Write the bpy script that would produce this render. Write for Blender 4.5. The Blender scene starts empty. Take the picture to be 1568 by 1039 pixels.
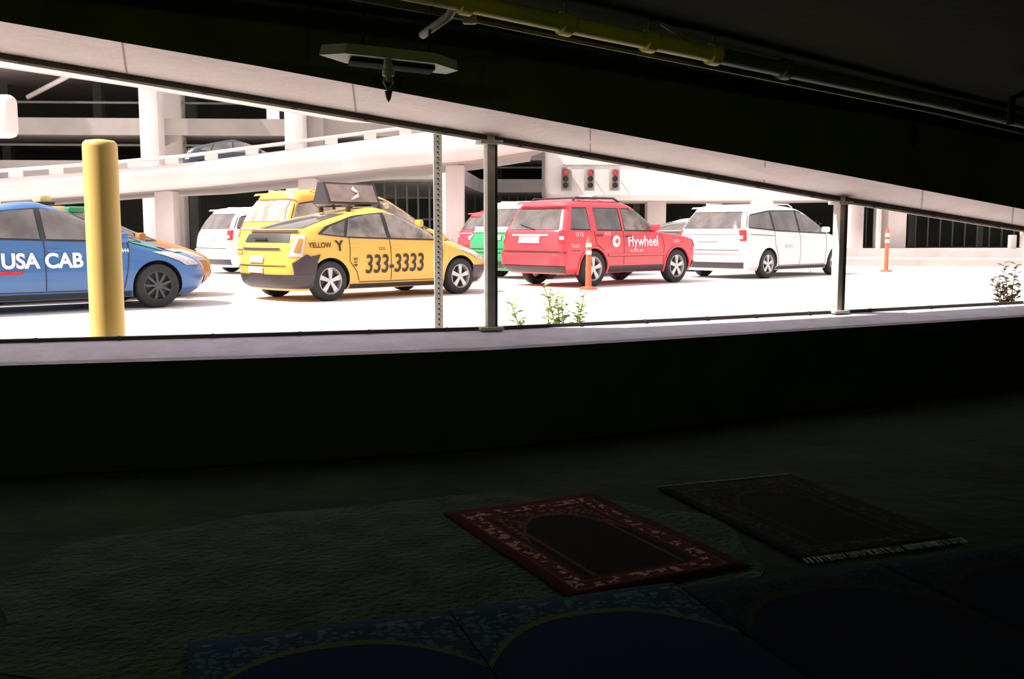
import bpy, bmesh, math, random
import numpy as np
from mathutils import Vector, Matrix
random.seed(4)
S=bpy.context.scene
COL=S.collection
try:
    S.view_settings.view_transform='Standard'
    S.view_settings.look='None'
    S.view_settings.exposure=0.3
except Exception: pass

# ---------------------------------------------------------------- materials
def mat(name,col,rough=.6,metal=0.,var=.12,scale=8.,bump=0.,col2=None,spec=.5,coat=0.):
    m=bpy.data.materials.new(name); m.use_nodes=True
    nt=m.node_tree; b=nt.nodes['Principled BSDF']
    tc=nt.nodes.new('ShaderNodeTexCoord'); n=nt.nodes.new('ShaderNodeTexNoise')
    n.inputs['Scale'].default_value=scale; n.inputs['Detail'].default_value=6
    nt.links.new(tc.outputs['Object'],n.inputs['Vector'])
    r=nt.nodes.new('ShaderNodeValToRGB')
    c2=col2 if col2 else tuple(c*(1-var) for c in col)
    r.color_ramp.elements[0].position=.35; r.color_ramp.elements[1].position=.65
    r.color_ramp.elements[0].color=(*c2,1); r.color_ramp.elements[1].color=(*col,1)
    nt.links.new(n.outputs['Fac'],r.inputs['Fac']); nt.links.new(r.outputs['Color'],b.inputs['Base Color'])
    b.inputs['Roughness'].default_value=rough; b.inputs['Metallic'].default_value=metal
    b.inputs['Specular IOR Level'].default_value=spec
    b.inputs['Coat Weight'].default_value=coat
    if bump>0:
        bp=nt.nodes.new('ShaderNodeBump'); bp.inputs['Strength'].default_value=bump; bp.inputs['Distance'].default_value=.02
        n2=nt.nodes.new('ShaderNodeTexNoise'); n2.inputs['Scale'].default_value=scale*6
        nt.links.new(tc.outputs['Object'],n2.inputs['Vector'])
        nt.links.new(n2.outputs['Fac'],bp.inputs['Height']); nt.links.new(bp.outputs['Normal'],b.inputs['Normal'])
    return m
def emis(name,col,st):
    m=mat(name,col,.4); b=m.node_tree.nodes['Principled BSDF']
    b.inputs['Emission Color'].default_value=(*col,1); b.inputs['Emission Strength'].default_value=st
    return m

M_road=mat('road_concrete',(.76,.69,.67),.9,scale=.5,var=.14,bump=.1)
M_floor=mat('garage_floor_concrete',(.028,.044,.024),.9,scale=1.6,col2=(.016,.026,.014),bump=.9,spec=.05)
M_poolcarpet=mat('light_pool_carpet_grey_green',(.056,.088,.060),.95,scale=5,col2=(.034,.056,.036),bump=1.,spec=.02)  # lighter tone paints the pool of daylight on the floor
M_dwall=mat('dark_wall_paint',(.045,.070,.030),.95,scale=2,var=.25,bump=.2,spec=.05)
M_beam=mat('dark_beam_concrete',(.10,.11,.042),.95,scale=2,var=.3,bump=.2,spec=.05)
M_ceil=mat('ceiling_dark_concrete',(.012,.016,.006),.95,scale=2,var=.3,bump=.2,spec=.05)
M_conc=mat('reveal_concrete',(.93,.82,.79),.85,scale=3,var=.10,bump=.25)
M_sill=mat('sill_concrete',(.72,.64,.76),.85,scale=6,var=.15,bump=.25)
M_frame=mat('frame_metal',(.62,.58,.52),.6,scale=12,var=.2)
M_frdark=mat('frame_channel_dark',(.06,.045,.03),.6,scale=12,var=.3)
M_galv=mat('galvanised_steel',(.80,.74,.71),.55,scale=20,var=.2)
M_white=mat('white_concrete',(.78,.70,.68),.8,scale=.7,var=.14)
M_barr=mat('barrier_concrete',(.40,.35,.34),.8,scale=2,var=.15)
M_bconc=mat('garage_concrete',(.40,.36,.34),.85,scale=.5,var=.16)
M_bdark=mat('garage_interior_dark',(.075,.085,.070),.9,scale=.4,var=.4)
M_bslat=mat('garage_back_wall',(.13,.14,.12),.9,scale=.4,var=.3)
M_ywb=mat('bollard_yellow_sleeve',(.93,.63,.19),.5,scale=5,var=.07)
M_pipe=mat('pipe_painted_yellow_green',(.62,.50,.02),.5,scale=2.5,col2=(.34,.36,.02))
M_pipe2=mat('pipe_dark_green',(.07,.11,.03),.6,scale=3,var=.3)
M_fixt=mat('fixture_grey_green',(.28,.29,.19),.6,scale=6,var=.3)
M_tire=mat('tire_rubber',(.03,.028,.03),.8,scale=20,var=.3)
M_alloy=mat('alloy_wheel',(.62,.60,.60),.35,metal=.5,scale=10)
M_steel=mat('dark_wheel',(.08,.08,.09),.5,metal=.3,scale=10)
M_glass=mat('car_glass',(.085,.072,.070),.06,scale=2.5,col2=(.17,.145,.14),spec=.8)
M_glassl=mat('car_glass_clear',(.30,.24,.21),.06,scale=3.5,col2=(.09,.07,.07),spec=.8)
M_glassp=mat('car_glass_pale',(.56,.46,.40),.06,scale=2.5,col2=(.22,.17,.14),spec=.8)
M_blk=mat('black_plastic',(.03,.03,.03),.6,scale=20)
M_dgry=mat('dark_grey_panel',(.05,.036,.040),.4,scale=6)
M_gap=mat('panel_gap',(.05,.04,.04),.8)
M_red=mat('tail_lamp_red',(.55,.03,.04),.2,scale=30,var=.3)
M_clear=mat('lamp_clear',(.62,.58,.56),.15,scale=30,var=.3)
M_plate=mat('licence_plate',(.75,.72,.78),.5,scale=60,var=.3)
M_orange=mat('delineator_orange',(.78,.12,.05),.55,scale=6)
M_wband=mat('reflective_white',(.85,.82,.80),.4)
M_leaf=mat('weed_leaf',(.24,.38,.08),.7,scale=30,col2=(.44,.46,.18))
M_leafd=mat('weed_leaf_dry',(.16,.08,.06),.8,scale=30,col2=(.08,.09,.03))
P_blue=mat('paint_blue',(.040,.14,.36),.35,scale=1,var=.05,coat=.4)
P_yel=mat('paint_taxi_yellow',(.82,.43,.07),.35,scale=1,var=.05,coat=.3)
P_red=mat('paint_red',(.74,.055,.075),.35,scale=1,var=.06,coat=.3)
P_white=mat('paint_white',(.76,.70,.69),.35,scale=1,var=.05,coat=.3)
P_green=mat('paint_green',(.035,.32,.13),.4,scale=1,var=.06,coat=.3)
P_orng=mat('paint_orange_brown',(.42,.20,.05),.4,scale=1)
P_navy=mat('paint_navy',(.03,.04,.07),.4,scale=1)
T_white=mat('decal_white',(.85,.82,.84),.6)
T_black=mat('decal_black',(.03,.025,.02),.6)

# ---------------------------------------------------------------- helpers
def mk(name,verts,faces,mats,parent=None,smooth=False,mi=None,ang=None):
    me=bpy.data.meshes.new(name); me.from_pydata([tuple(v) for v in verts],[],faces); me.validate()
    if not isinstance(mats,(list,tuple)): mats=[mats]
    for m in mats: me.materials.append(m)
    if mi:
        for p,i in zip(me.polygons,mi): p.material_index=i
    if smooth:
        for p in me.polygons: p.use_smooth=True
        if ang: me.set_sharp_from_angle(angle=math.radians(ang))
    o=bpy.data.objects.new(name,me); COL.objects.link(o)
    if parent: o.parent=parent
    return o
def fixn(o):
    bm=bmesh.new(); bm.from_mesh(o.data); bmesh.ops.recalc_face_normals(bm,faces=bm.faces); bm.to_mesh(o.data); bm.free(); return o
def empty(name,loc=(0,0,0),rot=0):
    e=bpy.data.objects.new(name,None); COL.objects.link(e); e.location=loc; e.rotation_euler=(0,0,rot); e.empty_display_size=.2; return e
def box(name,c,s,m,parent=None,bev=0.,rot=(0,0,0),seg=2):
    bm=bmesh.new(); bmesh.ops.create_cube(bm,size=1)
    for v in bm.verts: v.co=Vector((v.co.x*s[0],v.co.y*s[1],v.co.z*s[2]))
    if bev>0: bmesh.ops.bevel(bm,geom=bm.edges[:],offset=bev,segments=seg,affect='EDGES',profile=.5)
    me=bpy.data.meshes.new(name); bm.to_mesh(me); bm.free(); me.materials.append(m)
    if bev>0:
        for p in me.polygons:p.use_smooth=True
        me.set_sharp_from_angle(angle=math.radians(40))
    o=bpy.data.objects.new(name,me); COL.objects.link(o); o.location=c; o.rotation_euler=rot
    if parent:o.parent=parent
    return o
def prism(name,poly,z0,z1,m,parent=None):
    n=len(poly); f0=(lambda x,y:z0) if not callable(z0) else z0; f1=(lambda x,y:z1) if not callable(z1) else z1
    v=[(x,y,f0(x,y)) for x,y in poly]+[(x,y,f1(x,y)) for x,y in poly]
    f=[list(range(n)),list(range(n,2*n))]+[[i,(i+1)%n,n+(i+1)%n,n+i] for i in range(n)]
    return fixn(mk(name,v,f,m,parent))
def obox(name,p,q,th,z0,z1,m,parent=None):
    p=Vector(p);q=Vector(q);d=(q-p).normalized();n=Vector((-d.y,d.x))*th/2
    return prism(name,[tuple(p-n),tuple(q-n),tuple(q+n),tuple(p+n)],z0,z1,m,parent)
def loft(name,secs,m,parent=None,closed=True,smooth=False,ang=35,mi=None):
    k=len(secs[0]); v=[p for s in secs for p in s]; f=[]
    for i in range(len(secs)-1):
        for j in range(k if closed else k-1):
            a=i*k+j;b=i*k+(j+1)%k; f.append([a,b,b+k,a+k])
    if closed: f+= [list(range(k)),list(range((len(secs)-1)*k,len(secs)*k))]
    return fixn(mk(name,v,f,m,parent,smooth,ang=ang if smooth else None))
def tube(name,pts,r,m,parent=None,n=14):
    pts=[Vector(p) for p in pts]; secs=[]
    for i,p in enumerate(pts):
        d=(pts[min(i+1,len(pts)-1)]-pts[max(i-1,0)]).normalized()
        up=Vector((0,0,1)) if abs(d.z)<.9 else Vector((0,1,0))
        a=d.cross(up).normalized(); b=a.cross(d).normalized()
        rr=r[i] if isinstance(r,(list,tuple)) else r
        secs.append([p+a*math.cos(t*2*math.pi/n)*rr+b*math.sin(t*2*math.pi/n)*rr for t in range(n)])
    return loft(name,secs,m,parent,True,True,50)
def lathe(name,prof,m,parent=None,axis='y',n=40,loc=(0,0,0),close=False):
    v=[];k=len(prof)
    for i in range(n):
        a=2*math.pi*i/n
        for r,h in prof:
            v.append((r*math.cos(a),h,r*math.sin(a)) if axis=='y' else (r*math.cos(a),r*math.sin(a),h))
    f=[]
    for i in range(n):
        for j in range(k-1):
            a=i*k+j;b=((i+1)%n)*k+j; f.append([a,a+1,b+1,b])
    o=mk(name,v,f,m,parent,True,ang=40); fixn(o); o.location=loc; return o

# ---------------------------------------------------------------- CAMERA
EYE=1.30
cam=bpy.data.cameras.new('camera'); cam.lens=35; cam.sensor_width=36; cam.clip_end=500
co=bpy.data.objects.new('camera',cam); COL.objects.link(co)
co.location=(0,0,EYE); co.rotation_euler=(math.radians(90-6.12),0,0); S.camera=co

# ---------------------------------------------------------------- GARAGE SHELL (camera stands under a curved down-ramp)
OUT=[(-9,4.1),(-5.5,5.0),(-2.95,5.70),(-1.5,6.08),(-.145,6.48),(1.2,7.13),(2.55,7.84),(4.62,8.96),(8,10.8),(12,13)]
INN=[(-8.8,3.6),(-5.3,4.5),(-2.71,5.22),(-1.4,5.55),(-.135,5.93),(1.1,6.57),(2.37,7.27),(4.28,8.30),(7.7,10.1),(11.8,12.3)]
HO=[1.6,1.35,.994,.79,.600,.43,.259,.024,-.36,-.60]
HI=[1.68,1.45,1.089,.905,.718,.565,.418,.184,-.2,-.5]
def ceil_dz(x,y): 
    s=x*.92+y*.39
    return EYE+1.17-.068*(s-2.19)
secs=[]
for (ox,oy),(ix,iy) in zip(OUT,INN):
    secs.append([(ix,iy,-.05),(ix,iy,EYE-.70),(ix+(ox-ix)*.06,iy+(oy-iy)*.06,EYE-.685),(ox,oy,EYE-.62),(ox,oy,-.05)])
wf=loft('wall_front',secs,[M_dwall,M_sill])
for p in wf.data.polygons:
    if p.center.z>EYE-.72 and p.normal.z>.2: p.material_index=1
secs=[]
for k,((ox,oy),(ix,iy)) in enumerate(zip(OUT,INN)):
    secs.append([(ix,iy,EYE+HI[k]),(ox,oy,EYE+HO[k]),(ox,oy,EYE+HO[k]+1.0),(ix,iy,EYE+HO[k]+1.0)])
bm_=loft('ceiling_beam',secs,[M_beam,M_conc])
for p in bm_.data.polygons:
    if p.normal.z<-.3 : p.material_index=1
mid=[((a[0]+b[0])/2,(a[1]+b[1])/2) for a,b in zip(OUT,INN)]
poly=mid+[(12,-8),(-9,-8)]
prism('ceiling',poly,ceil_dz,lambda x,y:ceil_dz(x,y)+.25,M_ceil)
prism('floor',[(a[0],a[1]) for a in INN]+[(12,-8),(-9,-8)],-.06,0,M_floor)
obox('wall_left',(-9,-8),(-9,4.0),.2,-.05,EYE+2.3,M_ceil)
obox('wall_right',(11.9,-8),(11.9,12.2),.2,-.05,EYE+1.6,M_ceil)
obox('wall_back',(-9,-8),(12,-8),.2,-.05,EYE+2.4,M_ceil)

je=empty('trim_1')
for t in (0.3,1.45,2.5,3.4,4.5,5.5,6.4,6.9,7.5):
    i=int(t);f=t-i
    o=Vector((OUT[i][0]*(1-f)+OUT[i+1][0]*f,OUT[i][1]*(1-f)+OUT[i+1][1]*f,EYE+HO[i]*(1-f)+HO[i+1]*f-.003))
    n=Vector((INN[i][0]*(1-f)+INN[i+1][0]*f,INN[i][1]*(1-f)+INN[i+1][1]*f,EYE+HI[i]*(1-f)+HI[i+1]*f-.003))
    d=Vector((.004,.0015,-.0006))
    mk('soffit_joint',[o-d,o+d,n+d,n-d],[[0,1,2,3]],M_bconc,je)

# window frame
W=empty('window_1')
def strip(name,zs,h,m,th=.035,up=1):
    secs=[]
    for k,(x,y) in enumerate(OUT):
        a=Vector(OUT[max(k-1,0)]);b=Vector(OUT[min(k+1,len(OUT)-1)]);d=(b-a).normalized();n=Vector((-d.y,d.x))
        p=Vector((x,y))-n*.06; q=p+n*th; z=zs[k]
        secs.append([(p.x,p.y,z),(q.x,q.y,z),(q.x,q.y,z+h*up),(p.x,p.y,z+h*up)])
    return loft(name,secs,m,W)
strip('frame_bottom_channel',[EYE-.630]*10,.024,M_frdark)
strip('frame_top_channel',[EYE+h+.01 for h in HO],-.028,M_frdark)
strip('frame_top_flange',[EYE+h-.018 for h in HO],-.014,M_frame,th=.02)
def wpost(k,x,y,hz,wd=.085):
    a=math.atan2(OUT[k+1][1]-OUT[k-1][1],OUT[k+1][0]-OUT[k-1][0])
    zc0=EYE-.62;zc1=EYE+hz+.02
    box('frame_post_%d'%k,(x,y-.03,(zc0+zc1)/2),(wd*.62,.075,zc1-zc0),M_frame,W,.004,rot=(0,0,a))
    box('post_shade_side_%d'%k,(x+wd*.34,y-.02,(zc0+zc1)/2),(wd*.30,.07,zc1-zc0-.01),M_frdark,W,.003,rot=(0,0,a))  # dark strip colours in the shaded right face of the post
    box('base_plate_%d'%k,(x,y-.05,EYE-.615),(.16,.12,.02),M_frame,W,.004,rot=(0,0,a))
    box('top_plate_%d'%k,(x,y-.05,EYE+hz-.03),(.15,.12,.025),M_frame,W,.004,rot=(0,0,a))
wpost(4,-.145,6.48,.60); wpost(6,2.55,7.84,.259,.095); wpost(7,4.62,8.96,.024,.1); wpost(1,-5.3,5.05,1.33)
for k in range(1,8):
    for f in (.15,.45,.8):
        x=OUT[k][0]*(1-f)+OUT[k+1][0]*f;y=OUT[k][1]*(1-f)+OUT[k+1][1]*f;h=HO[k]*(1-f)+HO[k+1]*f
        box('bolt',(x,y-.075,EYE+h-.015),(.02,.02,.02),M_frdark,W,.004)
        box('bolt',(x,y-.075,EYE-.61),(.02,.02,.02),M_frdark,W,.004)

# ---------------------------------------------------------------- ceiling services
pp=empty('sprinkler_pipe')
PT=[(-3.2,3.2,EYE+1.29),(-1.6,4.15,EYE+1.19),(-.26,4.9,EYE+1.10),(.45,5.33,EYE+1.045),(1.17,5.77,EYE+.995),(2.97,6.95,EYE+.88),(5.5,8.6,EYE+.66)]
PR=.044
tube('main_pipe_near',PT[:5],PR,M_pipe,pp)
tube('main_pipe_far',PT[4:],PR,M_pipe2,pp)
for a,b,f in ((2,3,.05),(2,3,.75),(3,4,.4),(3,4,.95),(4,5,.25)):
    p=Vector(PT[a]).lerp(Vector(PT[b]),f); d=(Vector(PT[b])-Vector(PT[a])).normalized()
    tube('coupling',[p-d*.035,p-d*.03,p+d*.03,p+d*.035],[PR,.06,.06,PR],M_pipe if a<4 else M_pipe2,pp)
    tube('hanger_rod',[p,(p.x,p.y,ceil_dz(p.x,p.y)+.02)],.008,M_pipe2,pp,8)
p=Vector(PT[4]); tube('brace',[p,(p.x-.36,p.y-.25,ceil_dz(p.x,p.y)+.03)],.016,M_fixt,pp,8)
p=Vector(PT[2]); tube('drop_branch',[p,p+Vector((-.05,.1,-.05)),p+Vector((-.2,.35,-.09))],.022,M_fixt,pp,10)
tube('thin_conduit',[(x-.0,y+.22,z-.03) for x,y,z in PT],.012,M_fixt,pp,8)
pb=Vector((3.1,6.3,EYE+.83)); tube('far_branch',[pb+Vector((0,0,-.16)),pb,pb+Vector((.08,.02,.03)),(5.2,6.9,EYE+.78)],.022,M_ceil,pp,10)
box('clamp',Vector(PT[2])+Vector((.05,.16,-.05)),(.07,.05,.05),M_fixt,pp,.01)
fx=empty('ceiling_light_fixture'); fx.location=(-.60,5.1,EYE+.845); fx.rotation_euler=(0,math.radians(4),math.radians(13))
v=[(-.36,.0,0),(-.22,.16,0),(.3,.16,0),(.34,.02,0),(.2,-.12,0),(-.24,-.12,0)]
vv=[Vector(a) for a in v]
mk('tray',[a for a in vv]+[a*0.97+Vector((0,0,.05)) for a in vv],[[5,4,3,2,1,0],[6,7,8,9,10,11]]+[[i,(i+1)%6,6+(i+1)%6,6+i] for i in range(6)],M_fixt,fx)
box('diffuser',(-.0,.02,-.012),(.42,.16,.02),M_ceil,fx,.004)
box('hanger',(-.15,0,.2),(.012,.012,.36),M_ceil,fx); box('hanger_2',(.18,0,.2),(.012,.012,.32),M_ceil,fx)
sp=empty('fire_sprinkler_head'); sp.location=(-.61,5.02,EYE+.80)
lathe('stem',[(.0,.06),(.022,.06),(.022,.0),(.03,-.005),(.03,-.03),(.014,-.04),(.012,-.06)],M_fixt,sp,'z',14)
tube('yoke_l',[(-.014,0,-.03),(-.024,0,-.06),(-.004,0,-.1)],.005,M_fixt,sp,6); tube('yoke_r',[(.014,0,-.03),(.024,0,-.06),(.004,0,-.1)],.005,M_fixt,sp,6)
lathe('deflector',[(0,-.1),(.02,-.105),(.012,-.14),(0,-.16)],M_blk,sp,'z',12)

# ---------------------------------------------------------------- rugs
def rugmat(name,outer,A1,A2,line,B1,B2,field,arch,tiled=False):
    m=bpy.data.materials.new(name);m.use_nodes=True;nt=m.node_tree;b=nt.nodes['Principled BSDF'];b.inputs['Roughness'].default_value=.95
    b.inputs['Specular IOR Level'].default_value=.05
    def mth(op,a,c=None):
        n=nt.nodes.new('ShaderNodeMath');n.operation=op
        for i,q in enumerate((a,c)):
            if q is None: continue
            if isinstance(q,(int,float)): n.inputs[i].default_value=q
            else: nt.links.new(q,n.inputs[i])
        return n.outputs[0]
    def mix(f,c1,c2):
        n=nt.nodes.new('ShaderNodeMix');n.data_type='RGBA'
        nt.links.new(f,n.inputs[0])
        for i,q in ((6,c1),(7,c2)):
            if isinstance(q,tuple): n.inputs[i].default_value=(*q,1)
            else: nt.links.new(q,n.inputs[i])
        return n.outputs[2]
    tc=nt.nodes.new('ShaderNodeTexCoord');sx=nt.nodes.new('ShaderNodeSeparateXYZ');nt.links.new(tc.outputs['Object'],sx.inputs[0])
    ax=mth('ABSOLUTE',sx.outputs[0]);ay=mth('ABSOLUTE',sx.outputs[1])
    d=mth('SUBTRACT',.6,ay) if tiled else mth('MINIMUM',mth('SUBTRACT',.4,ax),mth('SUBTRACT',.6,ay))
    nzz=nt.nodes.new('ShaderNodeTexNoise');nzz.inputs['Scale'].default_value=14;nt.links.new(tc.outputs['Object'],nzz.inputs['Vector'])
    gate=mth('GREATER_THAN',nzz.outputs['Fac'],.46)
    vo=nt.nodes.new('ShaderNodeTexVoronoi');vo.inputs['Scale'].default_value=26;nt.links.new(tc.outputs['Object'],vo.inputs['Vector'])
    bl=mth('MULTIPLY',mth('LESS_THAN',vo.outputs['Distance'],.50),gate)
    vo2=nt.nodes.new('ShaderNodeTexVoronoi');vo2.inputs['Scale'].default_value=42;nt.links.new(tc.outputs['Object'],vo2.inputs['Vector'])
    bl2=mth('MULTIPLY',mth('LESS_THAN',vo2.outputs['Distance'],.5),gate)
    pa=mix(bl,A1,A2);pb=mix(bl2,B1,B2)
    if tiled: q=mth('SUBTRACT',mth('SUBTRACT',.435,mth('MULTIPLY',mth('POWER',mth('MULTIPLY',ax,2.5),2.6),.30)),sx.outputs[1])
    else: q=mth('SUBTRACT',mth('SUBTRACT',.36,mth('MULTIPLY',mth('POWER',mth('MULTIPLY',ax,4.3),2.4),.30)),sx.outputs[1])
    al=mth('LESS_THAN',mth('ABSOLUTE',q),.018)
    al2=mth('MULTIPLY',mth('LESS_THAN',mth('ABSOLUTE',mth('SUBTRACT',ax,.20)),0. if tiled else .009),mth('GREATER_THAN',q,0.))
    ins=mth('GREATER_THAN',q,0.)
    fld=mix(ins,pb,field); fld=mix(mth('MAXIMUM',al,al2),fld,arch)
    c=mix(mth('GREATER_THAN',d,.035),outer,pa)
    if tiled:
        c=mix(mth('GREATER_THAN',d,.10),c,fld)
    else:
        c=mix(mth('GREATER_THAN',d,.055),outer,line)
        c=mix(mth('GREATER_THAN',d,.065),c,pa)
        c=mix(mth('GREATER_THAN',d,.125),c,line)
        c=mix(mth('GREATER_THAN',d,.135),c,outer)
        c=mix(mth('GREATER_THAN',d,.160),c,fld)
    nt.links.new(c,b.inputs['Base Color'])
    bp=nt.nodes.new('ShaderNodeBump');bp.inputs['Strength'].default_value=.4;bp.inputs['Distance'].default_value=.01
    nz=nt.nodes.new('ShaderNodeTexNoise');nz.inputs['Scale'].default_value=160;nt.links.new(tc.outputs['Object'],nz.inputs['Vector'])
    nt.links.new(nz.outputs['Fac'],bp.inputs['Height']);nt.links.new(bp.outputs['Normal'],b.inputs['Normal'])
    return m
R_red=rugmat('rug_red_pattern',(.040,.007,.005),(.055,.014,.010),(.34,.19,.14),(.12,.03,.018),(.030,.010,.006),(.13,.06,.04),(.010,.006,.003),(.09,.030,.022))
R_teal=rugmat('rug_teal_pattern',(.005,.010,.008),(.008,.014,.010),(.032,.040,.026),(.026,.032,.014),(.008,.011,.007),(.040,.014,.012),(.006,.009,.005),(.02,.026,.014))
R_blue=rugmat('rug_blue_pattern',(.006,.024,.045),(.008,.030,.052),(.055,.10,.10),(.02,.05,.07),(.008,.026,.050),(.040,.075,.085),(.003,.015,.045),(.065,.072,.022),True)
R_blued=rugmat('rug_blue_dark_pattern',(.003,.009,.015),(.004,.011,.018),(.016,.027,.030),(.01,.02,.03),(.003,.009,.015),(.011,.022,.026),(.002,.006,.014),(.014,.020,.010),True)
def rug(c,rot,m,fr=None,s=(1,1),fr2=None):
    e=empty('prayer_rug',(c[0],c[1],0.006),math.radians(rot)); nx,ny=14,20; v=[];f=[]
    for j in range(ny+1):
        for i in range(nx+1):
            x=-.4+.8*i/nx;y=-.6+1.2*j/ny
            v.append((x,y,.009+.003*math.sin(x*9+c[0]*5)*math.sin(y*7)))
    for j in range(ny):
        for i in range(nx):
            a=j*(nx+1)+i;f.append([a,a+1,a+nx+2,a+nx+1])
    o=mk('pile',v,f,m,e,True); md=o.modifiers.new('s','SOLIDIFY');md.thickness=.007;md.offset=-1
    for sy,fm in ((-1,fr),(1,fr2)):
        if not fm: continue
        vv=[];ff=[]
        for i in range(100):
            x=-.395+.79*i/99+random.uniform(-.003,.003);w=.003;l=.028+random.uniform(0,.012);dx=random.uniform(-.010,.010);b=len(vv)
            vv+=[(x-w,sy*.592,.013),(x+w,sy*.592,.013),(x+w+dx,sy*(.6+l),.005),(x-w+dx,sy*(.6+l),.005)];ff.append([b,b+1,b+2,b+3])
        mk('fringe',vv,ff,fm,e)
    e.scale=(s[0],s[1],1); return e
M_fr=mat('fringe_white',(.32,.42,.40),.9,var=.8,scale=9); M_fry=mat('fringe_tan',(.14,.15,.04),.9)
rug((.304,4.12),26,R_red); rug((1.32,4.52),20,R_teal,M_fr,(1,1),M_fry)
th=math.radians(18.4); u=Vector((math.cos(th),math.sin(th))); w_=Vector((math.sin(th),-math.cos(th)))
for k in range(4):
    c=Vector((-1.03,3.02))+u*(.43+.856*k)+w_*.6
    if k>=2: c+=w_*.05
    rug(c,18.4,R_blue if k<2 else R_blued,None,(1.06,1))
# lighter grey-green carpet patch added to colour in the daylight pool, irregular outline
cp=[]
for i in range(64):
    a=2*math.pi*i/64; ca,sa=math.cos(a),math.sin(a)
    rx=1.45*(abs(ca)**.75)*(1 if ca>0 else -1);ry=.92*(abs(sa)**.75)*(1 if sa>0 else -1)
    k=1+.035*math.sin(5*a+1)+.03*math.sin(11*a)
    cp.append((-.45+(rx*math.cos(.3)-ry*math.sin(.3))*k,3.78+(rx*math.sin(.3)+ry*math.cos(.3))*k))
prism('light_pool_carpet',cp,0.0005,.004,M_poolcarpet)

# ---------------------------------------------------------------- ROAD
RZ=EYE-1.07
rv=[(a[0],a[1],RZ) for a in OUT]+[(140,13,RZ),(140,160,RZ),(-140,160,RZ),(-140,4.1,RZ)]
rd=mk('road',rv,[list(range(len(rv)))],M_road)
if rd.data.polygons[0].normal.z<0: rd.data.flip_normals()

bo=empty('bollard',(-2.57,6.3,RZ))
lathe('sleeve',[(.104,0),(.104,1.60),(.100,1.625),(.085,1.64),(.03,1.648),(0,1.65)],M_ywb,bo,'z',48)
lathe('base_ring',[(.13,0),(.13,.02),(.104,.03)],M_galv,bo,'z',40)
sg=empty('perforated_sign_post',(-.50,6.78,RZ)); hgt=2.15; w=.028
mk('tube',[(-w,-w,0),(w,-w,0),(w,w,0),(-w,w,0),(-w,-w,hgt),(w,-w,hgt),(w,w,hgt),(-w,w,hgt)],[[0,1,5,4],[1,2,6,5],[2,3,7,6],[3,0,4,7],[4,5,6,7]],M_galv,sg)
vv=[];ff=[]
for k in range(60):
    z=.03+k*.035;b=len(vv);n=8
    vv+=[(.0075*math.cos(2*math.pi*t/n),-w-.0012,z+.0075*math.sin(2*math.pi*t/n)) for t in range(n)];ff.append(list(range(b,b+n)))
mk('holes',vv,ff,M_frdark,sg)
sg.rotation_euler=(0,0,math.radians(8))
def delin(x,y,h):
    e=empty('traffic_delineator',(x,y,RZ))
    lathe('base',[(0,0),(.17,0),(.17,.03),(.1,.055),(.06,.06)],M_orange,e,'z',24)
    lathe('tube',[(.062,.05),(.058,.1),(.05,h*.75),(.05,h*.93),(.035,h*.96),(.03,h),(0,h)],M_orange,e,'z',24)
    lathe('band',[(.056,h*.66),(.056,h*.74)],M_wband,e,'z',24); lathe('band_2',[(.056,h*.80),(.056,h*.88)],M_wband,e,'z',24)
delin(1.45,18.9,1.0); delin(10.35,27.6,1.2)
def weed(x,y,h,m,n=3,sc=1.,nl=26):
    e=empty('roadside_weed',(x,y,RZ))
    for s in range(n):
        a=random.uniform(0,6.28);lean=random.uniform(.05,.20)*h;hh=h*random.uniform(.75,1)
        bx=random.uniform(-.04,.04);pts=[Vector((bx+math.cos(a)*lean*t*t,math.sin(a)*lean*t*t,hh*t)) for t in [0,.25,.5,.75,1]]
        tube('stem',pts,[.006,.0055,.005,.004,.002],m,e,6)
        vv=[];ff=[]
        for k in range(nl):
            t=.25+.75*k/(nl-1);i=min(int(t*4),3);p=pts[i].lerp(pts[i+1],t*4-i);b=a+k*2.4;L=(.13-.07*t)*sc
            d=Vector((math.cos(b),math.sin(b),.55)).normalized();sd=Vector((-math.sin(b),math.cos(b),0.2))*L*.26
            q=len(vv);vv+=[p,p+d*L*.5+sd,p+d*L-Vector((0,0,.015)),p+d*L*.5-sd];ff.append([q,q+1,q+2,q+3])
        mk('leaves',vv,ff,m,e)
weed(.14,7.2,.72,M_leaf,1,1.3);weed(.27,7.3,.75,M_leaf,1,1.0);weed(.38,7.25,.70,M_leaf,3,1.2);weed(.49,7.3,.64,M_leaf,3,1.0)
weed(4.78,9.6,.78,M_leafd,6,1.3);weed(8.1,27,1.4,M_leafd,2,1)

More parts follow.
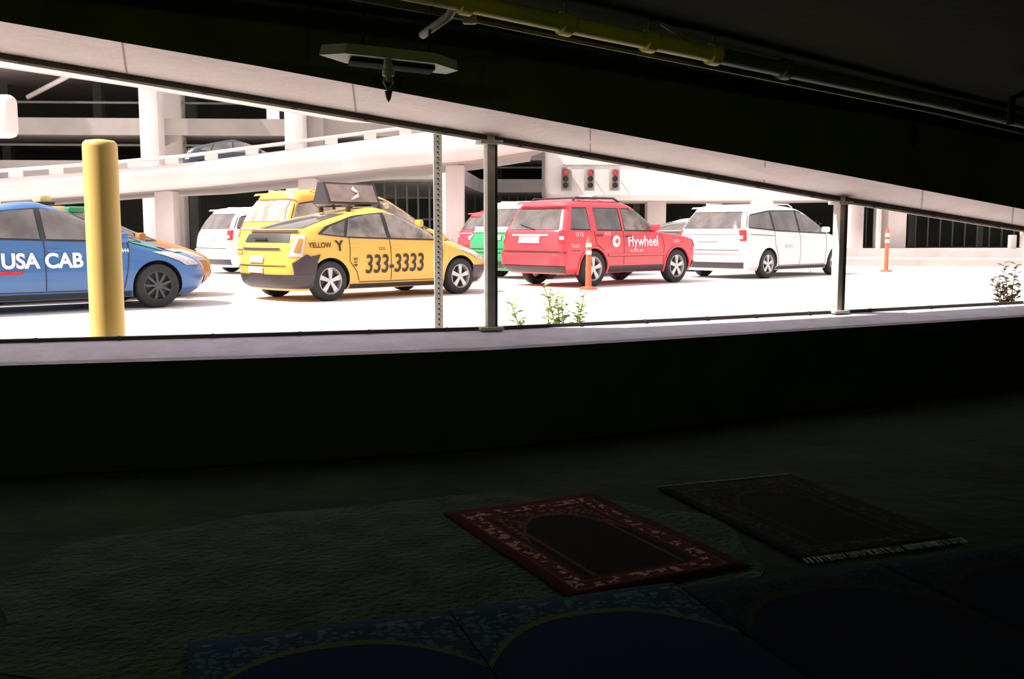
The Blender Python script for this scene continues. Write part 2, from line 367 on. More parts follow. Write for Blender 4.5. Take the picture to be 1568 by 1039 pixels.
# ---------------------------------------------------------------- CARS
class Body:
    def __init__(s,L,nr=3.2,nf=2.5):
        s.T=np.array(L,float);s.nr=nr;s.nf=nf;s.z0=s.T[0,0];s.z1=s.T[-1,0]
    def at(s,z):
        r=np.zeros(5)
        for dz,wt in ((-.025,.25),(0,.5),(.025,.25)):
            zz=min(max(z+dz*min(1,(s.z1-z)/.05+.0),s.z0),s.z1)
            r+=wt*np.array([np.interp(zz,s.T[:,0],s.T[:,k]) for k in range(1,6)])
        xr,xf,w,rr,rf=r;t=(xf-xr)*.96
        if rr+rf>t: k=t/(rr+rf);rr*=k;rf*=k
        return xr,xf,w,rr,rf
    def Y(s,x,z):
        xr,xf,w,rr,rf=s.at(z)
        if x<xr+rr: d=min(1,(xr+rr-x)/rr);return w*(1-d**s.nr)**(1/s.nr)
        if x>xf-rf: d=min(1,(x-xf+rf)/rf);return w*(1-d**s.nf)**(1/s.nf)
        return w
    def C(s,end,th,z,off=0.):
        xr,xf,w,rr,rf=s.at(z);sg=1 if th>=0 else -1;a=abs(th)
        n=s.nr if end<0 else s.nf
        sn=math.sin(a)**(2/n);cs=math.cos(a)**(2/n) if a<math.pi/2-1e-6 else 0
        x=(xr+rr*(1-cs)-off*math.cos(a)) if end<0 else (xf-rf*(1-cs)+off*math.cos(a))
        return (x,sg*(w*sn+off*math.sin(a)),z+off*.3)
    def outline(s,z):
        L=[]
        R=[s.C(-1,t*math.pi/2/12,z) for t in range(13)]
        F=[s.C(1,t*math.pi/2/14,z) for t in range(14,-1,-1)]
        x0,x1=R[-1][0],F[0][0];y=R[-1][1]
        Sd=[(x0+(x1-x0)*k/22,y,z) for k in range(1,22)]
        L=R+Sd+F
        return L+[(x,-y,z) for x,y,z in L[-2:0:-1]]
    def mesh(s,name,mats,parent,axles,wr,up=None,low=None,zsplit=0):
        zs=sorted(set([round(z,4) for z in np.linspace(s.z0,s.z1,46)]+[round(float(z),4) for z in s.T[:,0]]))
        secs=[s.outline(z) for z in zs];k=len(secs[0]);v=[p for q in secs for p in q];f=[];mi=[]
        for i in range(len(secs)-1):
            for j in range(k):
                a=i*k+j;b=i*k+(j+1)%k;f.append([a,b,b+k,a+k]);mi.append(1 if (zsplit and zs[i]<zsplit) else 0)
        f+=[list(range(k))[::-1],list(range((len(secs)-1)*k,len(secs)*k))];mi+=[0,0]
        o=fixn(mk(name,v,f,mats+[M_blk],parent,False,mi=mi))
        W=s.at(.5)[2];cv=[];cf=[]
        for ax in axles:
            for sd in (-1,1):
                b=len(cv);n=36
                for t in range(n):
                    a=2*math.pi*t/n
                    cv.append((ax+(wr+.05)*math.cos(a),sd*(W-.27),wr+(wr+.05)*math.sin(a)));cv.append((ax+(wr+.05)*math.cos(a),sd*(W+.3),wr+(wr+.05)*math.sin(a)))
                for t in range(n):
                    q=b+2*t;r=b+2*((t+1)%n);cf.append([q,q+1,r+1,r])
                cf+=[[b+2*t for t in range(n)],[b+2*t+1 for t in range(n)]]
        c=fixn(mk('cut',cv,cf,mats+[M_blk],None,mi=[len(mats)]*len(cf)))
        md=o.modifiers.new('b','BOOLEAN');md.operation='DIFFERENCE';md.solver='EXACT';md.object=c
        o.parent=None
        dg=bpy.context.evaluated_depsgraph_get();me=bpy.data.meshes.new_from_object(o.evaluated_get(dg));o.modifiers.clear();o.data=me
        bpy.data.objects.remove(c);o.parent=parent
        for p in me.polygons:p.use_smooth=True
        me.set_sharp_from_angle(angle=math.radians(32));return o
    def grid(s,name,fn,nu,nv,m,parent,smooth=True):
        v=[fn(i/nu,j/nv) for j in range(nv+1) for i in range(nu+1)]
        f=[[j*(nu+1)+i,j*(nu+1)+i+1,(j+1)*(nu+1)+i+1,(j+1)*(nu+1)+i] for j in range(nv) for i in range(nu)]
        return mk(name,v,f,m,parent,smooth)
    def side(s,name,bot,top,m,parent,off=.006,nu=16,nv=8,sides=(-1,1)):
        def pl(P,t):
            P=np.array(P,float);d=np.r_[0,np.cumsum(np.hypot(*np.diff(P,axis=0).T))];d/=d[-1]
            return np.interp(t,d,P[:,0]),np.interp(t,d,P[:,1])
        for sd in sides:
            def fn(u,v):
                x0,z0=pl(bot,u);x1,z1=pl(top,u);x=x0+(x1-x0)*v;z=z0+(z1-z0)*v
                return (x,sd*(s.Y(x,z)+off),z+off*.2)
            s.grid(name,fn,nu,nv,m,parent)
    def end(s,name,e,t0,t1,z0,z1,m,parent,off=.008,nu=18,nv=8,t0b=None,t1b=None,both=False):
        for sg in ((1,-1) if both else (1,)):
            def fn(u,v):
                a0=t0+((t0b if t0b is not None else t0)-t0)*v;a1=t1+((t1b if t1b is not None else t1)-t1)*v
                return s.C(e,sg*(a0+(a1-a0)*u),z0+(z1-z0)*v,off)
            s.grid(name,fn,nu,nv,m,parent)
    def line(s,pts,wd,m,parent,off=.009,sides=(-1,1)):
        for i in range(len(pts)-1):
            (xa,za),(xb,zb)=pts[i],pts[i+1];d=Vector((xb-xa,zb-za)).normalized();n=Vector((-d.y,d.x))*wd/2
            s.side('seam',[(xa-n.x,za-n.y),(xb-n.x,zb-n.y)],[(xa+n.x,za+n.y),(xb+n.x,zb+n.y)],m,parent,off,8,1,sides)
    def text(s,body,x,z,size,m,parent,shear=0,bold=.0,off=.014,slope=0,sx=1.,vert=False):
        cu=bpy.data.curves.new('t','FONT');cu.body=body;cu.size=size;cu.shear=shear;cu.offset=bold;cu.resolution_u=4
        o=bpy.data.objects.new('t',cu);COL.objects.link(o)
        dg=bpy.context.evaluated_depsgraph_get();dg.update();me=bpy.data.meshes.new_from_object(o.evaluated_get(dg));bpy.data.objects.remove(o)
        xs=[v.co.x for v in me.vertices];cx=(min(xs)+max(xs))/2
        for v in me.vertices:
            if vert: X=x-v.co.y;Z=z+(v.co.x-cx)
            else: X=x+(v.co.x-cx)*sx;Z=z+v.co.y+slope*(v.co.x-cx)
            v.co=Vector((X,-(s.Y(X,Z)+off),Z))
        me.materials.clear();me.materials.append(m)
        q=bpy.data.objects.new('lettering',me);COL.objects.link(q);q.parent=parent;return q

def wheel(parent,x,y,r,style):
    sd=1 if y>0 else -1;w=.2;e=bpy.data.objects.new('wheel',None);COL.objects.link(e);e.parent=parent;e.location=(x,y,r)
    if sd>0:e.rotation_euler=(0,0,math.pi)
    R=r
    lathe('tire',[(.64*R,w*.4),(.66*R,w*.5),(.8*R,w*.54),(.95*R,w*.48),(R,w*.36),(R,-w*.36),(.95*R,-w*.48),(.8*R,-w*.54),(.66*R,-w*.5),(.64*R,-w*.3)],M_tire,e)
    mm=M_alloy if style=='alloy' else M_steel
    lathe('rim',[(.67*R,-w*.5),(.64*R,-w*.53),(.61*R,-w*.45),(.59*R,-w*.1),(.0,-w*.1)],[mm],e)
    lathe('brake_disc',[(.45*R,-w*.14),(0,-w*.14)],M_dgry,e)
    lathe('hub',[(.15*R,-w*.1),(.15*R,-w*.42),(.1*R,-w*.48),(0,-w*.48)],mm,e,n=20)
    vv=[];ff=[];n=5 if style=='alloy' else 9
    for k in range(n):
        a=2*math.pi*k/n+.3
        for r0,r1,w0,w1 in ((.1*R,.63*R,.075*R if n==5 else .05*R,.13*R if n==5 else .06*R),):
            d=Vector((math.cos(a),0,math.sin(a)));t=Vector((-math.sin(a),0,math.cos(a)));b=len(vv)
            for yy in (-w*.3,-w*.43):
                vv+=[d*r0-t*w0+Vector((0,yy-.008,0)),d*r0+t*w0+Vector((0,yy-.008,0)),d*r1+t*w1+Vector((0,yy,0)),d*r1-t*w1+Vector((0,yy,0))]
            ff+=[[b,b+1,b+2,b+3],[b+4,b+5,b+6,b+7],[b,b+1,b+5,b+4],[b+1,b+2,b+6,b+5],[b+2,b+3,b+7,b+6],[b+3,b,b+4,b+7]]
    fixn(mk('spokes',vv,ff,mm,e))
    lathe('barrel_dark',[(.58*R,-w*.12),(.2*R,-w*.12)],M_blk,e)

def mirror(p,B,x,z,m):
    for sd in (-1,1):
        y=B.Y(x,z);box('mirror',(x,sd*(y+.12),z),(.12,.2,.14),m,p,.035);box('mirror_arm',(x+.02,sd*(y+.02),z-.04),(.06,.1,.04),M_blk,p,.01)
def handle(p,B,x,z,m):
    for sd in (-1,1): box('door_handle',(x,sd*(B.Y(x,z)+.018),z),(.18,.03,.03),m,p,.01)
def underbody(p,L,W):
    box('underbody',(0,0,.24),(L,W,.12),M_blk,p,.02)

HB=[(.17,-2.06,2.02,.78,.45,.8),(.26,-2.18,2.16,.845,.45,.8),(.42,-2.23,2.23,.87,.48,.85),(.55,-2.23,2.23,.873,.50,.9),(.66,-2.21,2.17,.872,.50,.95),
    (.74,-2.19,2.02,.866,.50,1.0),(.82,-2.17,1.80,.856,.48,1.0),(.90,-2.14,1.52,.84,.46,.9),(.97,-2.11,1.25,.815,.44,.7),(1.03,-2.08,1.05,.785,.42,.6),
    (1.08,-2.04,.91,.76,.42,.5),(1.12,-1.97,.82,.745,.45,.5),(1.18,-1.80,.69,.72,.5,.48),(1.25,-1.56,.54,.695,.5,.47),(1.32,-1.28,.37,.665,.5,.46),(1.39,-.95,.20,.625,.5,.46),(1.44,-.68,.03,.58,.5,.45),(1.475,-.42,-.12,.5,.3,.3),(1.49,-.34,-.2,.38,.1,.1)]
def hatch(name,loc,rot,P,trim='yellow',glass=None,wst='alloy',mats=None):
    g=glass or M_glass;e=empty(name,loc,rot);B=Body(HB,2.9,2.5);B.mesh('body_shell',[P],e,(1.28,-1.42),.315)
    for x in (1.28,-1.42):
        for y in (-.765,.765): wheel(e,x,y,.315,wst)
    B.side('window_surround',[(-1.60,1.045),(-1.0,.985),(0,.955),(1.12,.93)],[(-1.42,1.17),(-.85,1.345),(-.25,1.405),(.25,1.36),(.70,1.16),(1.12,.95)],M_blk,e,.004,24,8)
    B.side('rear_quarter_glass',[(-1.52,1.055),(-1.12,1.015)],[(-1.34,1.165),(-1.02,1.27)],g,e,.009)
    B.side('rear_door_glass',[(-1.07,1.01),(-.28,.985)],[(-.95,1.29),(-.6,1.36),(-.30,1.38)],g,e,.009)
    B.side('front_door_glass',[(-.20,.985),(.72,.96)],[(-.22,1.385),(.1,1.36),(.38,1.25),(.72,1.08)],g,e,.009)
    B.side('front_quarter_glass',[(.77,.96),(1.02,.95)],[(.77,1.055),(1.02,.965)],g,e,.009,6,4)
    B.end('windshield',1,-1.05,1.05,1.0,1.37,g,e,.012,24,10,-.95,.95)
    B.end('rear_glass_upper',-1,-.95,.95,1.14,1.38,M_glass,e,.012,24,10,-.8,.8)
    B.end('rear_glass_lower',-1,-.80,.80,.92,1.05,M_blk,e,.010,20,5)
    B.end('spoiler',-1,-1.0,1.0,1.07,1.105,M_blk if trim!='yellow' else M_dgry,e,.03,24,3)
    B.end('tail_lamp',-1,.82,1.28,.70,1.03,M_clear,e,.010,10,8,1.0,1.33,both=True)
    B.end('tail_lamp_inner',-1,.98,1.20,.76,.97,M_red if trim!='yellow' else P_orng,e,.016,8,6,1.1,1.26,both=True)
    B.end('hatch_garnish',-1,-.55,.55,.80,.83,M_clear if trim!='yellow' else M_dgry,e,.02,12,2)
    B.end('licence_plate',-1,-.12,.12,.60,.70,M_plate,e,.018,6,4)
    B.end('hatch_seam',-1,-.8,.8,.55,.565,M_gap,e,.010,16,1)
    B.end('head_lamp',1,.78,1.18,.60,.80,M_clear,e,.010,12,6,.95,1.3,both=True)
    B.end('grille',1,-.5,.5,.30,.42,M_blk,e,.012,16,4)
    if trim=='yellow':
        B.end('rear_bumper',-1,-math.pi/2,math.pi/2,.20,.42,M_dgry,e,.016,40,6)
        B.end('plate_light',-1,-.13,.13,.44,.54,M_plate,e,.018,6,4)
        B.end('front_bumper',1,-math.pi/2*.9,math.pi/2*.9,.20,.50,M_dgry,e,.014,40,6)
        B.side('bumper_swoosh',[(-2.02,.22),(-1.76,.20)],[(-2.06,.60),(-1.85,.74),(-1.70,.66),(-1.66,.60)],M_dgry,e,.012,16,8)
        B.side('arch_dark_panel',[(-1.78,.45),(-1.70,.56)],[(-1.80,.70),(-1.60,.735)],M_dgry,e,.012,8,6)  # dark grey quarter panel behind the rear wheel arch, its own colour
    B.side('rocker',[(-1.04,.18),(.90,.18)],[(-1.04,.25),(.90,.25)],M_blk,e,.008,16,2)
    for pts in ([(-.24,.96),(-.24,.30)],[(-1.03,.99),(-1.06,.62),(-.93,.45),(-.88,.30)],[(.88,.94),(.86,.62),(.80,.30)],[(-.88,.28),(.80,.28)]):
        B.line(pts,.012,M_gap,e)
    handle(e,B,-.12-.0,.83,P);handle(e,B,-.95,.86,P);mirror(e,B,.78,1.0,P)
    box('wiper',(-2.15,0,.98),(.02,.4,.02),M_blk,e)
    tube('antenna',[(-.95,0,1.40),(-1.15,0,1.54)],.004,M_blk,e,6)
    return e,B

ang=math.radians
def place(near_wheel,a,ax,hw):
    a=ang(a);fx,fy=math.cos(a),math.sin(a);nx,ny=-math.sin(a),math.cos(a)
    return (near_wheel[0]-ax*fx+hw*nx,near_wheel[1]-ax*fy+hw*ny,RZ)
yc=place((-2.89,15.7),44,-1.42,.80)
e,B=hatch('taxi_hatchback',yc,ang(44),P_yel,'yellow',M_glassl)
B.text('333-3333',-.16,.43,.42,T_black,e,shear=.12,bold=.006,sx=.76,slope=.01)
B.text('415',-.92,.60,.10,T_black,e,vert=True,bold=.002)
B.text('YELLOW',-1.60,.84,.115,T_black,e,bold=.002,sx=.9)
B.text('Y',-1.24,.79,.23,T_black,e,bold=.006)
B.text('3333',-.42,.79,.07,T_black,e)
box('roof_rack_bar_1',(-.15,0,1.53),(.05,.9,.03),M_blk,e,.008);box('roof_rack_bar_2',(-.75,0,1.51),(.05,.9,.03),M_blk,e,.008)
for x,y in((-.15,.4),(-.15,-.4),(-.75,.4),(-.75,-.4)): box('rack_foot',(x,y,1.46),(.07,.06,.12),M_blk,e,.01)
secs=[]
for x in (-1.02,.02):
    secs.append([(x,-.24,1.545),(x,.24,1.545),(x,.07,1.90),(x,-.07,1.90)])
loft('advert_box',secs,M_dgry,e)
M_ad=mat('advert_panel',(.30,.22,.19),.4,scale=5,var=.3)
mk('advert_face',[(-.97,-.235,1.58),(-.03,-.235,1.58),(-.03,-.085,1.87),(-.97,-.085,1.87)],[[0,1,2,3]],M_ad,e)
tube('advert_swoosh',[(-.55,-.225,1.62),(-.42,-.20,1.68),(-.40,-.17,1.74),(-.48,-.14,1.80),(-.44,-.11,1.84)],[.008,.03,.02,.03,.006],T_white,e,8)
box('roof_lamp',(.15,-.1,1.52),(.12,.3,.1),M_clear,e,.03)
# blue taxi
bc=place((-5.10,14.3),42,1.28,.80)
e,B=hatch('taxi_hatchback',bc,ang(42),P_blue,'blue',M_glass,'steel')
B.text('USA CAB',-.27,.61,.27,T_white,e,bold=.010,sx=.94)
B.text('415-648-4444',.66,.80,.075,T_white,e,bold=.002)
B.side('stripe_red',[(-.86,.52),(-.55,.52)],[(-.80,.57),(-.5,.57)],M_red,e,.011,4,2)
B.side('fender_flash_green',[(.95,.93),(1.45,.80)],[(.90,.955),(1.25,.895)],P_green,e,.012,8,3)
B.end('hood_stripe_red',1,-.9,.9,.84,.88,P_red,e,.016,20,3);B.end('hood_stripe_white',1,-.9,.9,.79,.835,P_white,e,.016,20,3)
M_lampy=mat('taxi_lamp_amber',(.85,.62,.25),.4)
box('taxi_roof_light',(.05,.1,1.54),(.18,.36,.12),M_lampy,e,.05);box('roof_light_base',(.05,.1,1.48),(.22,.4,.04),M_blk,e,.01)
box('roof_pod',(.42,-.2,1.39),(.3,.2,.09),P_green,e,.03)

SU=[(.26,-2.08,2.08,.80,.2,.45),(.36,-2.19,2.18,.88,.2,.45),(.60,-2.21,2.21,.90,.2,.45),(.80,-2.19,2.20,.90,.2,.45),(.92,-2.18,2.16,.893,.2,.45),(.97,-2.17,2.08,.885,.2,.5),
    (1.01,-2.168,1.85,.875,.2,.5),(1.05,-2.163,1.40,.865,.2,.5),(1.08,-2.16,1.02,.86,.2,.45),(1.14,-2.12,.90,.845,.2,.4),(1.35,-2.02,.60,.785,.2,.35),(1.56,-1.90,.29,.72,.2,.33),(1.63,-1.86,.17,.69,.2,.33),(1.68,-1.80,.02,.65,.25,.33),(1.72,-1.68,-.2,.58,.3,.3),(1.735,-1.55,-.35,.48,.2,.2)]
c=place((1.58,19.9),42,-1.26,.82)
e=empty('taxi_suv',c,ang(42));B=Body(SU,3.6,2.8);B.mesh('body_shell',[P_red],e,(1.36,-1.26),.36)
for x in(1.36,-1.26):
    for y in(-.79,.79):wheel(e,x,y,.36,'alloy')
B.side('window_surround',[(-1.98,1.12),(.86,1.09)],[(-1.82,1.57),(.12,1.57),(.38,1.45),(.86,1.11)],M_blk,e,.004,24,6)
B.side('cargo_glass',[(-1.90,1.15),(-1.34,1.14)],[(-1.76,1.54),(-1.34,1.55)],M_glass,e,.009)
B.side('rear_door_glass',[(-1.14,1.14),(-.42,1.13)],[(-1.14,1.55),(-.42,1.55)],M_glass,e,.009)
B.side('front_door_glass',[(-.32,1.13),(.68,1.12)],[(-.32,1.55),(.10,1.54),(.34,1.42),(.68,1.14)],M_glassl,e,.009)
B.side('c_pillar_paint',[(-1.33,1.1),(-1.15,1.1)],[(-1.33,1.58),(-1.15,1.58)],P_red,e,.012,3,4)
B.side('d_pillar_paint',[(-2.04,1.1),(-1.90,1.1)],[(-1.87,1.58),(-1.75,1.58)],P_red,e,.012,3,4)
B.side('b_pillar_paint',[(-.40,1.1),(-.34,1.1)],[(-.40,1.58),(-.34,1.58)],P_red,e,.012,3,4)
B.end('rear_glass',-1,-.85,.85,1.13,1.55,M_glass,e,.010,20,8,-.78,.78)
B.end('roof_spoiler',-1,-.9,.9,1.60,1.66,P_red,e,.12,20,3)
B.end('tail_lamp',-1,.88,1.3,.86,1.12,M_red,e,.010,8,5,both=True);B.end('reverse_lamp',-1,.92,1.25,.93,1.0,M_clear,e,.014,6,2,both=True)
B.end('licence_plate',-1,-.14,.14,.86,.99,M_plate,e,.018,6,3);B.end('plate_recess',-1,-.4,.4,1.0,1.04,M_clear,e,.014,8,2)
B.end('hatch_seam',-1,-.95,.95,.70,.715,M_gap,e,.012,16,1);B.end('rear_bumper',-1,-1.5,1.5,.42,.66,P_red,e,.045,30,5);B.end('bumper_under',-1,-1.4,1.4,.28,.41,M_dgry,e,.03,30,3)
B.end('bumper_top',-1,-1.5,1.5,.66,.68,M_gap,e,.03,30,1)
B.end('windshield',1,-1.0,1.0,1.12,1.60,M_glass,e,.012,20,8);B.end('head_lamp',1,.8,1.3,.75,.94,M_clear,e,.012,8,4,both=True);B.end('grille',1,-.6,.6,.6,.85,M_blk,e,.012,12,4)
B.side('rocker',[(-.86,.27),(.96,.27)],[(-.86,.40),(.96,.40)],M_dgry,e,.012,12,2)
B.end('front_bumper_under',1,-1.4,1.4,.28,.46,M_dgry,e,.02,30,3)
for pts in([(-.37,1.1),(-.37,.42)],[(-1.23,1.12),(-1.2,.85),(-.98,.72),(-.88,.42)],[(.82,1.06),(.90,.8),(.88,.42)],[(-1.9,.72),(-1.66,.72)],[(1.76,.72),(1.85,.72)]):B.line(pts,.012,M_gap,e)
B.line([(-.84,.62),(.9,.62)],.05,P_red,e,.02);B.line([(-.84,.59),(.9,.59)],.012,M_gap,e,.02)
for ax in(1.36,-1.26):
    for sd in(-1,1):
        pts=[]
        for t in range(15):
            a=math.pi*(-.08+1.16*t/14);xx=ax+.425*math.cos(a);zz=.36+.425*math.sin(a);pts.append((xx,sd*(B.Y(xx,max(zz,.3))+.0),zz))
        tube('arch_flare',pts,.026,P_red,e,8)
handle(e,B,-.22,1.0,M_dgry);handle(e,B,-1.08,1.02,M_dgry);mirror(e,B,.56,1.18,P_red)
for sd in(-1,1):tube('roof_rail',[(-1.6,sd*.58,1.68),(-1.5,sd*.6,1.76),(-.4,sd*.6,1.77),(-.2,sd*.58,1.70)],.022,M_blk,e,8)
for x in(-1.3,-.7): box('roof_cross_bar',(x,0,1.77),(.05,1.2,.025),M_blk,e,.008)
box('taxi_roof_light',(-.5,0,1.80),(.16,.4,.1),M_clear,e,.03);tube('rear_wiper',[(-2.15,-.1,1.14),(-2.11,.35,1.24)],.01,M_blk,e,6)
B.text('Flywheel',.22,.80,.30,T_white,e,bold=.006,sx=.92)
B.text('415-970-1300',.0,.68,.07,T_white,e);B.text('1515',-1.66,1.0,.12,T_white,e);B.text('TAXI',-1.82,.78,.1,T_white,e);B.text('1515',-.85,1.02,.10,T_white,e);B.text('1515',1.3,.86,.10,T_white,e)
vv=[(-.62+.12*math.cos(t*math.pi/10),-(B.Y(-.7,.88)+.014),.90+.12*math.sin(t*math.pi/10)) for t in range(20)];mk('logo_disc',vv,[list(range(20))],T_white,e)
vv=[(-.60+.05*math.cos(t*math.pi/8),-(B.Y(-.7,.88)+.018),.90+.05*math.sin(t*math.pi/8)) for t in range(16)];mk('logo_centre',vv,[list(range(16))],P_red,e)

VAN=[(.18,-2.42,2.38,.88,.25,.7),(.30,-2.54,2.52,.96,.25,.75),(.55,-2.585,2.585,.99,.25,.8),(.75,-2.57,2.54,.988,.25,.85),(.88,-2.55,2.36,.98,.25,.9),(.97,-2.53,2.1,.965,.25,.8),
    (1.04,-2.51,1.8,.95,.25,.7),(1.10,-2.49,1.55,.93,.25,.6),(1.2,-2.44,1.34,.90,.26,.5),(1.4,-2.32,.95,.835,.28,.45),(1.56,-2.18,.60,.78,.3,.42),(1.64,-2.14,.36,.745,.32,.4),(1.70,-2.05,.05,.68,.4,.4),(1.73,-1.8,-.3,.58,.3,.3),(1.745,-1.6,-.6,.45,.2,.2)]
def van(name,c,rot,P,P2=None,split=0,sc=(1,1,1),g=None):
    g=g or M_glass
    e=empty(name,c,ang(rot));e.scale=sc;B=Body(VAN,3.4,2.6);B.mesh('body_shell',[P,P2 or P],e,(1.60,-1.46),.335,zsplit=split)
    for x in(1.6,-1.46):
        for y in(-.875,.875):wheel(e,x,y,.335,'alloy')
    B.side('window_surround',[(-2.3,1.18),(-1,1.10),(1.2,1.04),(1.45,1.05)],[(-2.12,1.48),(-1.2,1.60),(0,1.62),(.45,1.53),(1.45,1.07)],M_blk,e,.004,26,6)
    B.side('cargo_glass',[(-2.22,1.2),(-1.22,1.15)],[(-2.08,1.46),(-1.22,1.565)],g,e,.009)
    B.side('sliding_door_glass',[(-1.14,1.14),(-.12,1.1)],[(-1.14,1.57),(-.12,1.59)],g,e,.009)
    B.side('front_door_glass',[(-.04,1.1),(.98,1.07)],[(-.04,1.59),(.4,1.5),(.7,1.37),(.98,1.22)],g,e,.009)
    B.end('rear_glass',-1,-.95,.95,1.17,1.55,g,e,.012,22,8,-.85,.85)
    B.end('spoiler',-1,-.95,.95,1.60,1.64,P,e,.12,20,2)
    B.end('tail_lamp',-1,.92,1.4,.88,1.13,M_red,e,.012,10,5,.85,1.38,both=True);B.end('lamp_clear',-1,.8,1.1,.92,1.0,M_clear,e,.016,6,2,both=True)
    B.end('licence_plate',-1,-.12,.12,.86,.97,M_plate,e,.02,6,3);B.end('garnish',-1,-.8,.8,1.03,1.06,M_clear,e,.02,16,2)
    B.end('hatch_seam',-1,-.9,.9,.66,.675,M_gap,e,.012,16,1);B.end('bumper_step',-1,-1.4,1.4,.60,.64,P2 or P,e,.04,26,2);B.end('bumper_under',-1,-1.2,1.2,.24,.38,M_dgry,e,.02,26,3)
    B.end('windshield',1,-1.0,1.0,1.15,1.62,M_glass,e,.012,20,8);B.end('head_lamp',1,.8,1.2,.72,.9,M_clear,e,.012,8,4,both=True)
    B.side('rocker',[(-1.05,.2),(1.2,.2)],[(-1.05,.27),(1.2,.27)],M_dgry,e,.008,12,2)
    for pts in([(-.08,1.08),(-.08,.3)],[(-1.16,1.12),(-1.2,.8),(-1.05,.5),(-1.0,.3)],[(1.15,1.02),(1.1,.3)],[(-2.2,1.03),(-1.2,1.0)],[(-1,.29),(1.1,.29)]):B.line(pts,.012,M_gap,e)
    handle(e,B,.08,.95,P);handle(e,B,-.25,.95,P);mirror(e,B,1.0,1.15,P)
    for sd in(-1,1):tube('roof_rail',[(-1.7,sd*.66,1.67),(-1.6,sd*.67,1.74),(-.2,sd*.67,1.76),(0,sd*.66,1.69)],.016,P,e,8)
    return e,B
e,B=van('taxi_minivan',place((5.99,23.6),43,-1.46,.89),43,P_white)
box('taxi_roof_light',(-.3,0,1.80),(.3,.5,.12),P_white,e,.04);B.side('door_badge',[(-.75,.7),(-.45,.7)],[(-.75,.78),(-.45,.78)],M_clear,e,.012,4,2)
van('taxi_minivan',(-3.30,21.2,RZ),44,P_yel,sc=(.92,.95,1.10),g=M_glassp)
van('taxi_minivan',(1.25,24.9,RZ),44,P_white,P_green,1.05,sc=(.92,.95,1.04))
van('parked_minivan',(-6.15,27.8,RZ),44,P_white,sc=(.95,.95,1.0))
van('parked_minivan',(.5,32.2,RZ),44,P_red,sc=(.9,.93,1.0))
hatch('parked_hatchback',(5.6,29.4,RZ),ang(44),P_white,'w')
hatch('parked_hatchback',(8.6,33.4,RZ),ang(44),P_white,'w')
hatch('parked_hatchback',(-7.15,16.25,RZ),ang(42),P_orng,'w')

# ---------------------------------------------------------------- ELEVATED CURVED RAMP
rp=empty('elevated_ramp')
RS=[(-26,27,1.0,.05),(-19.9,28.3,1.42,.50),(-15.4,30,1.88,.92),(-12.8,31,2.16,1.15),(-10.2,32,2.50,1.42),(-7.1,32.6,2.96,1.76),(-4.0,33,3.40,2.12),(-1.4,33,3.70,2.35),(1.2,33,4.1,2.75),(5,34,5.0,3.8),(12,37,6.4,5.2),(22,42,8.4,7.2)]
def sub(RS,n):
    out=[]
    A=np.array(RS);t=np.arange(len(A));tt=np.linspace(0,len(A)-1,n)
    return [tuple(np.interp(x,t,A[:,k]) for k in range(4)) for x in tt]
RS=sub(RS,56)
def nrm(i):
    a=Vector(RS[max(i-1,0)][:2]);b=Vector(RS[min(i+1,len(RS)-1)][:2]);d=(b-a).normalized();return Vector((-d.y,d.x))
band=[];rail=[];deck=[];far=[]
for i,(x,y,t,b) in enumerate(RS):
    n=nrm(i);P=lambda o,z:(x+n.x*o,y+n.y*o,EYE+z)
    tt=t-.28;DW=7 if x<-3 else 5
    band.append([P(.3,tt),P(.04,tt),P(0,tt-.05),P(0,b+.25),P(.06,b+.1),P(.2,b+.02),P(.5,b)])
    band[-1].append(P(.5,b+.3));band[-1].append(P(.3,b+.35))
    rail.append([P(.02,t-.10),P(.0,t-.04),P(.06,t),P(.26,t),P(.3,t-.1)])
    deck.append([P(.3,b+.35),P(DW,b+.35),P(DW,b),P(.3,b)])
    far.append([P(DW-.2,b+.3),P(DW,b+.3),P(DW,b+.75),P(DW-.2,b+.75)])
loft('parapet_band',band,M_white,rp,True,True,50);loft('top_rail',rail,M_white,rp,True,True,50)
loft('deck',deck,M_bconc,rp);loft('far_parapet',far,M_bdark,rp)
for i in range(1,len(RS)-1,2):
    x,y,t,b=RS[i];n=nrm(i)
    box('rail_post',(x+n.x*.15,y+n.y*.15,EYE+t-.18),(.40,.22,.22),M_white,rp,0,rot=(0,0,math.atan2(-n.x,n.y)))
for X,Y in((-11.4,33.2),(-6.9,34.2),(-1.95,34.6),(-17.4,31.6)):
    k=min(range(len(RS)),key=lambda j:(RS[j][0]-X)**2+(RS[j][1]-Y)**2)
    box('ramp_column',(X,Y,(RZ+EYE+RS[k][3])/2),(.62,.62,EYE+RS[k][3]-RZ),M_white,rp,.04)
k=min(range(len(RS)),key=lambda j:abs(RS[j][0]+8.9));x,y,t,b=RS[k];n=nrm(k)
e,_=hatch('ramp_car',(x+n.x*4.3,y+n.y*4.3,EYE+b+.36),math.atan2(-n.x,n.y),P_navy,'w'); e.scale=(.9,.9,.93)

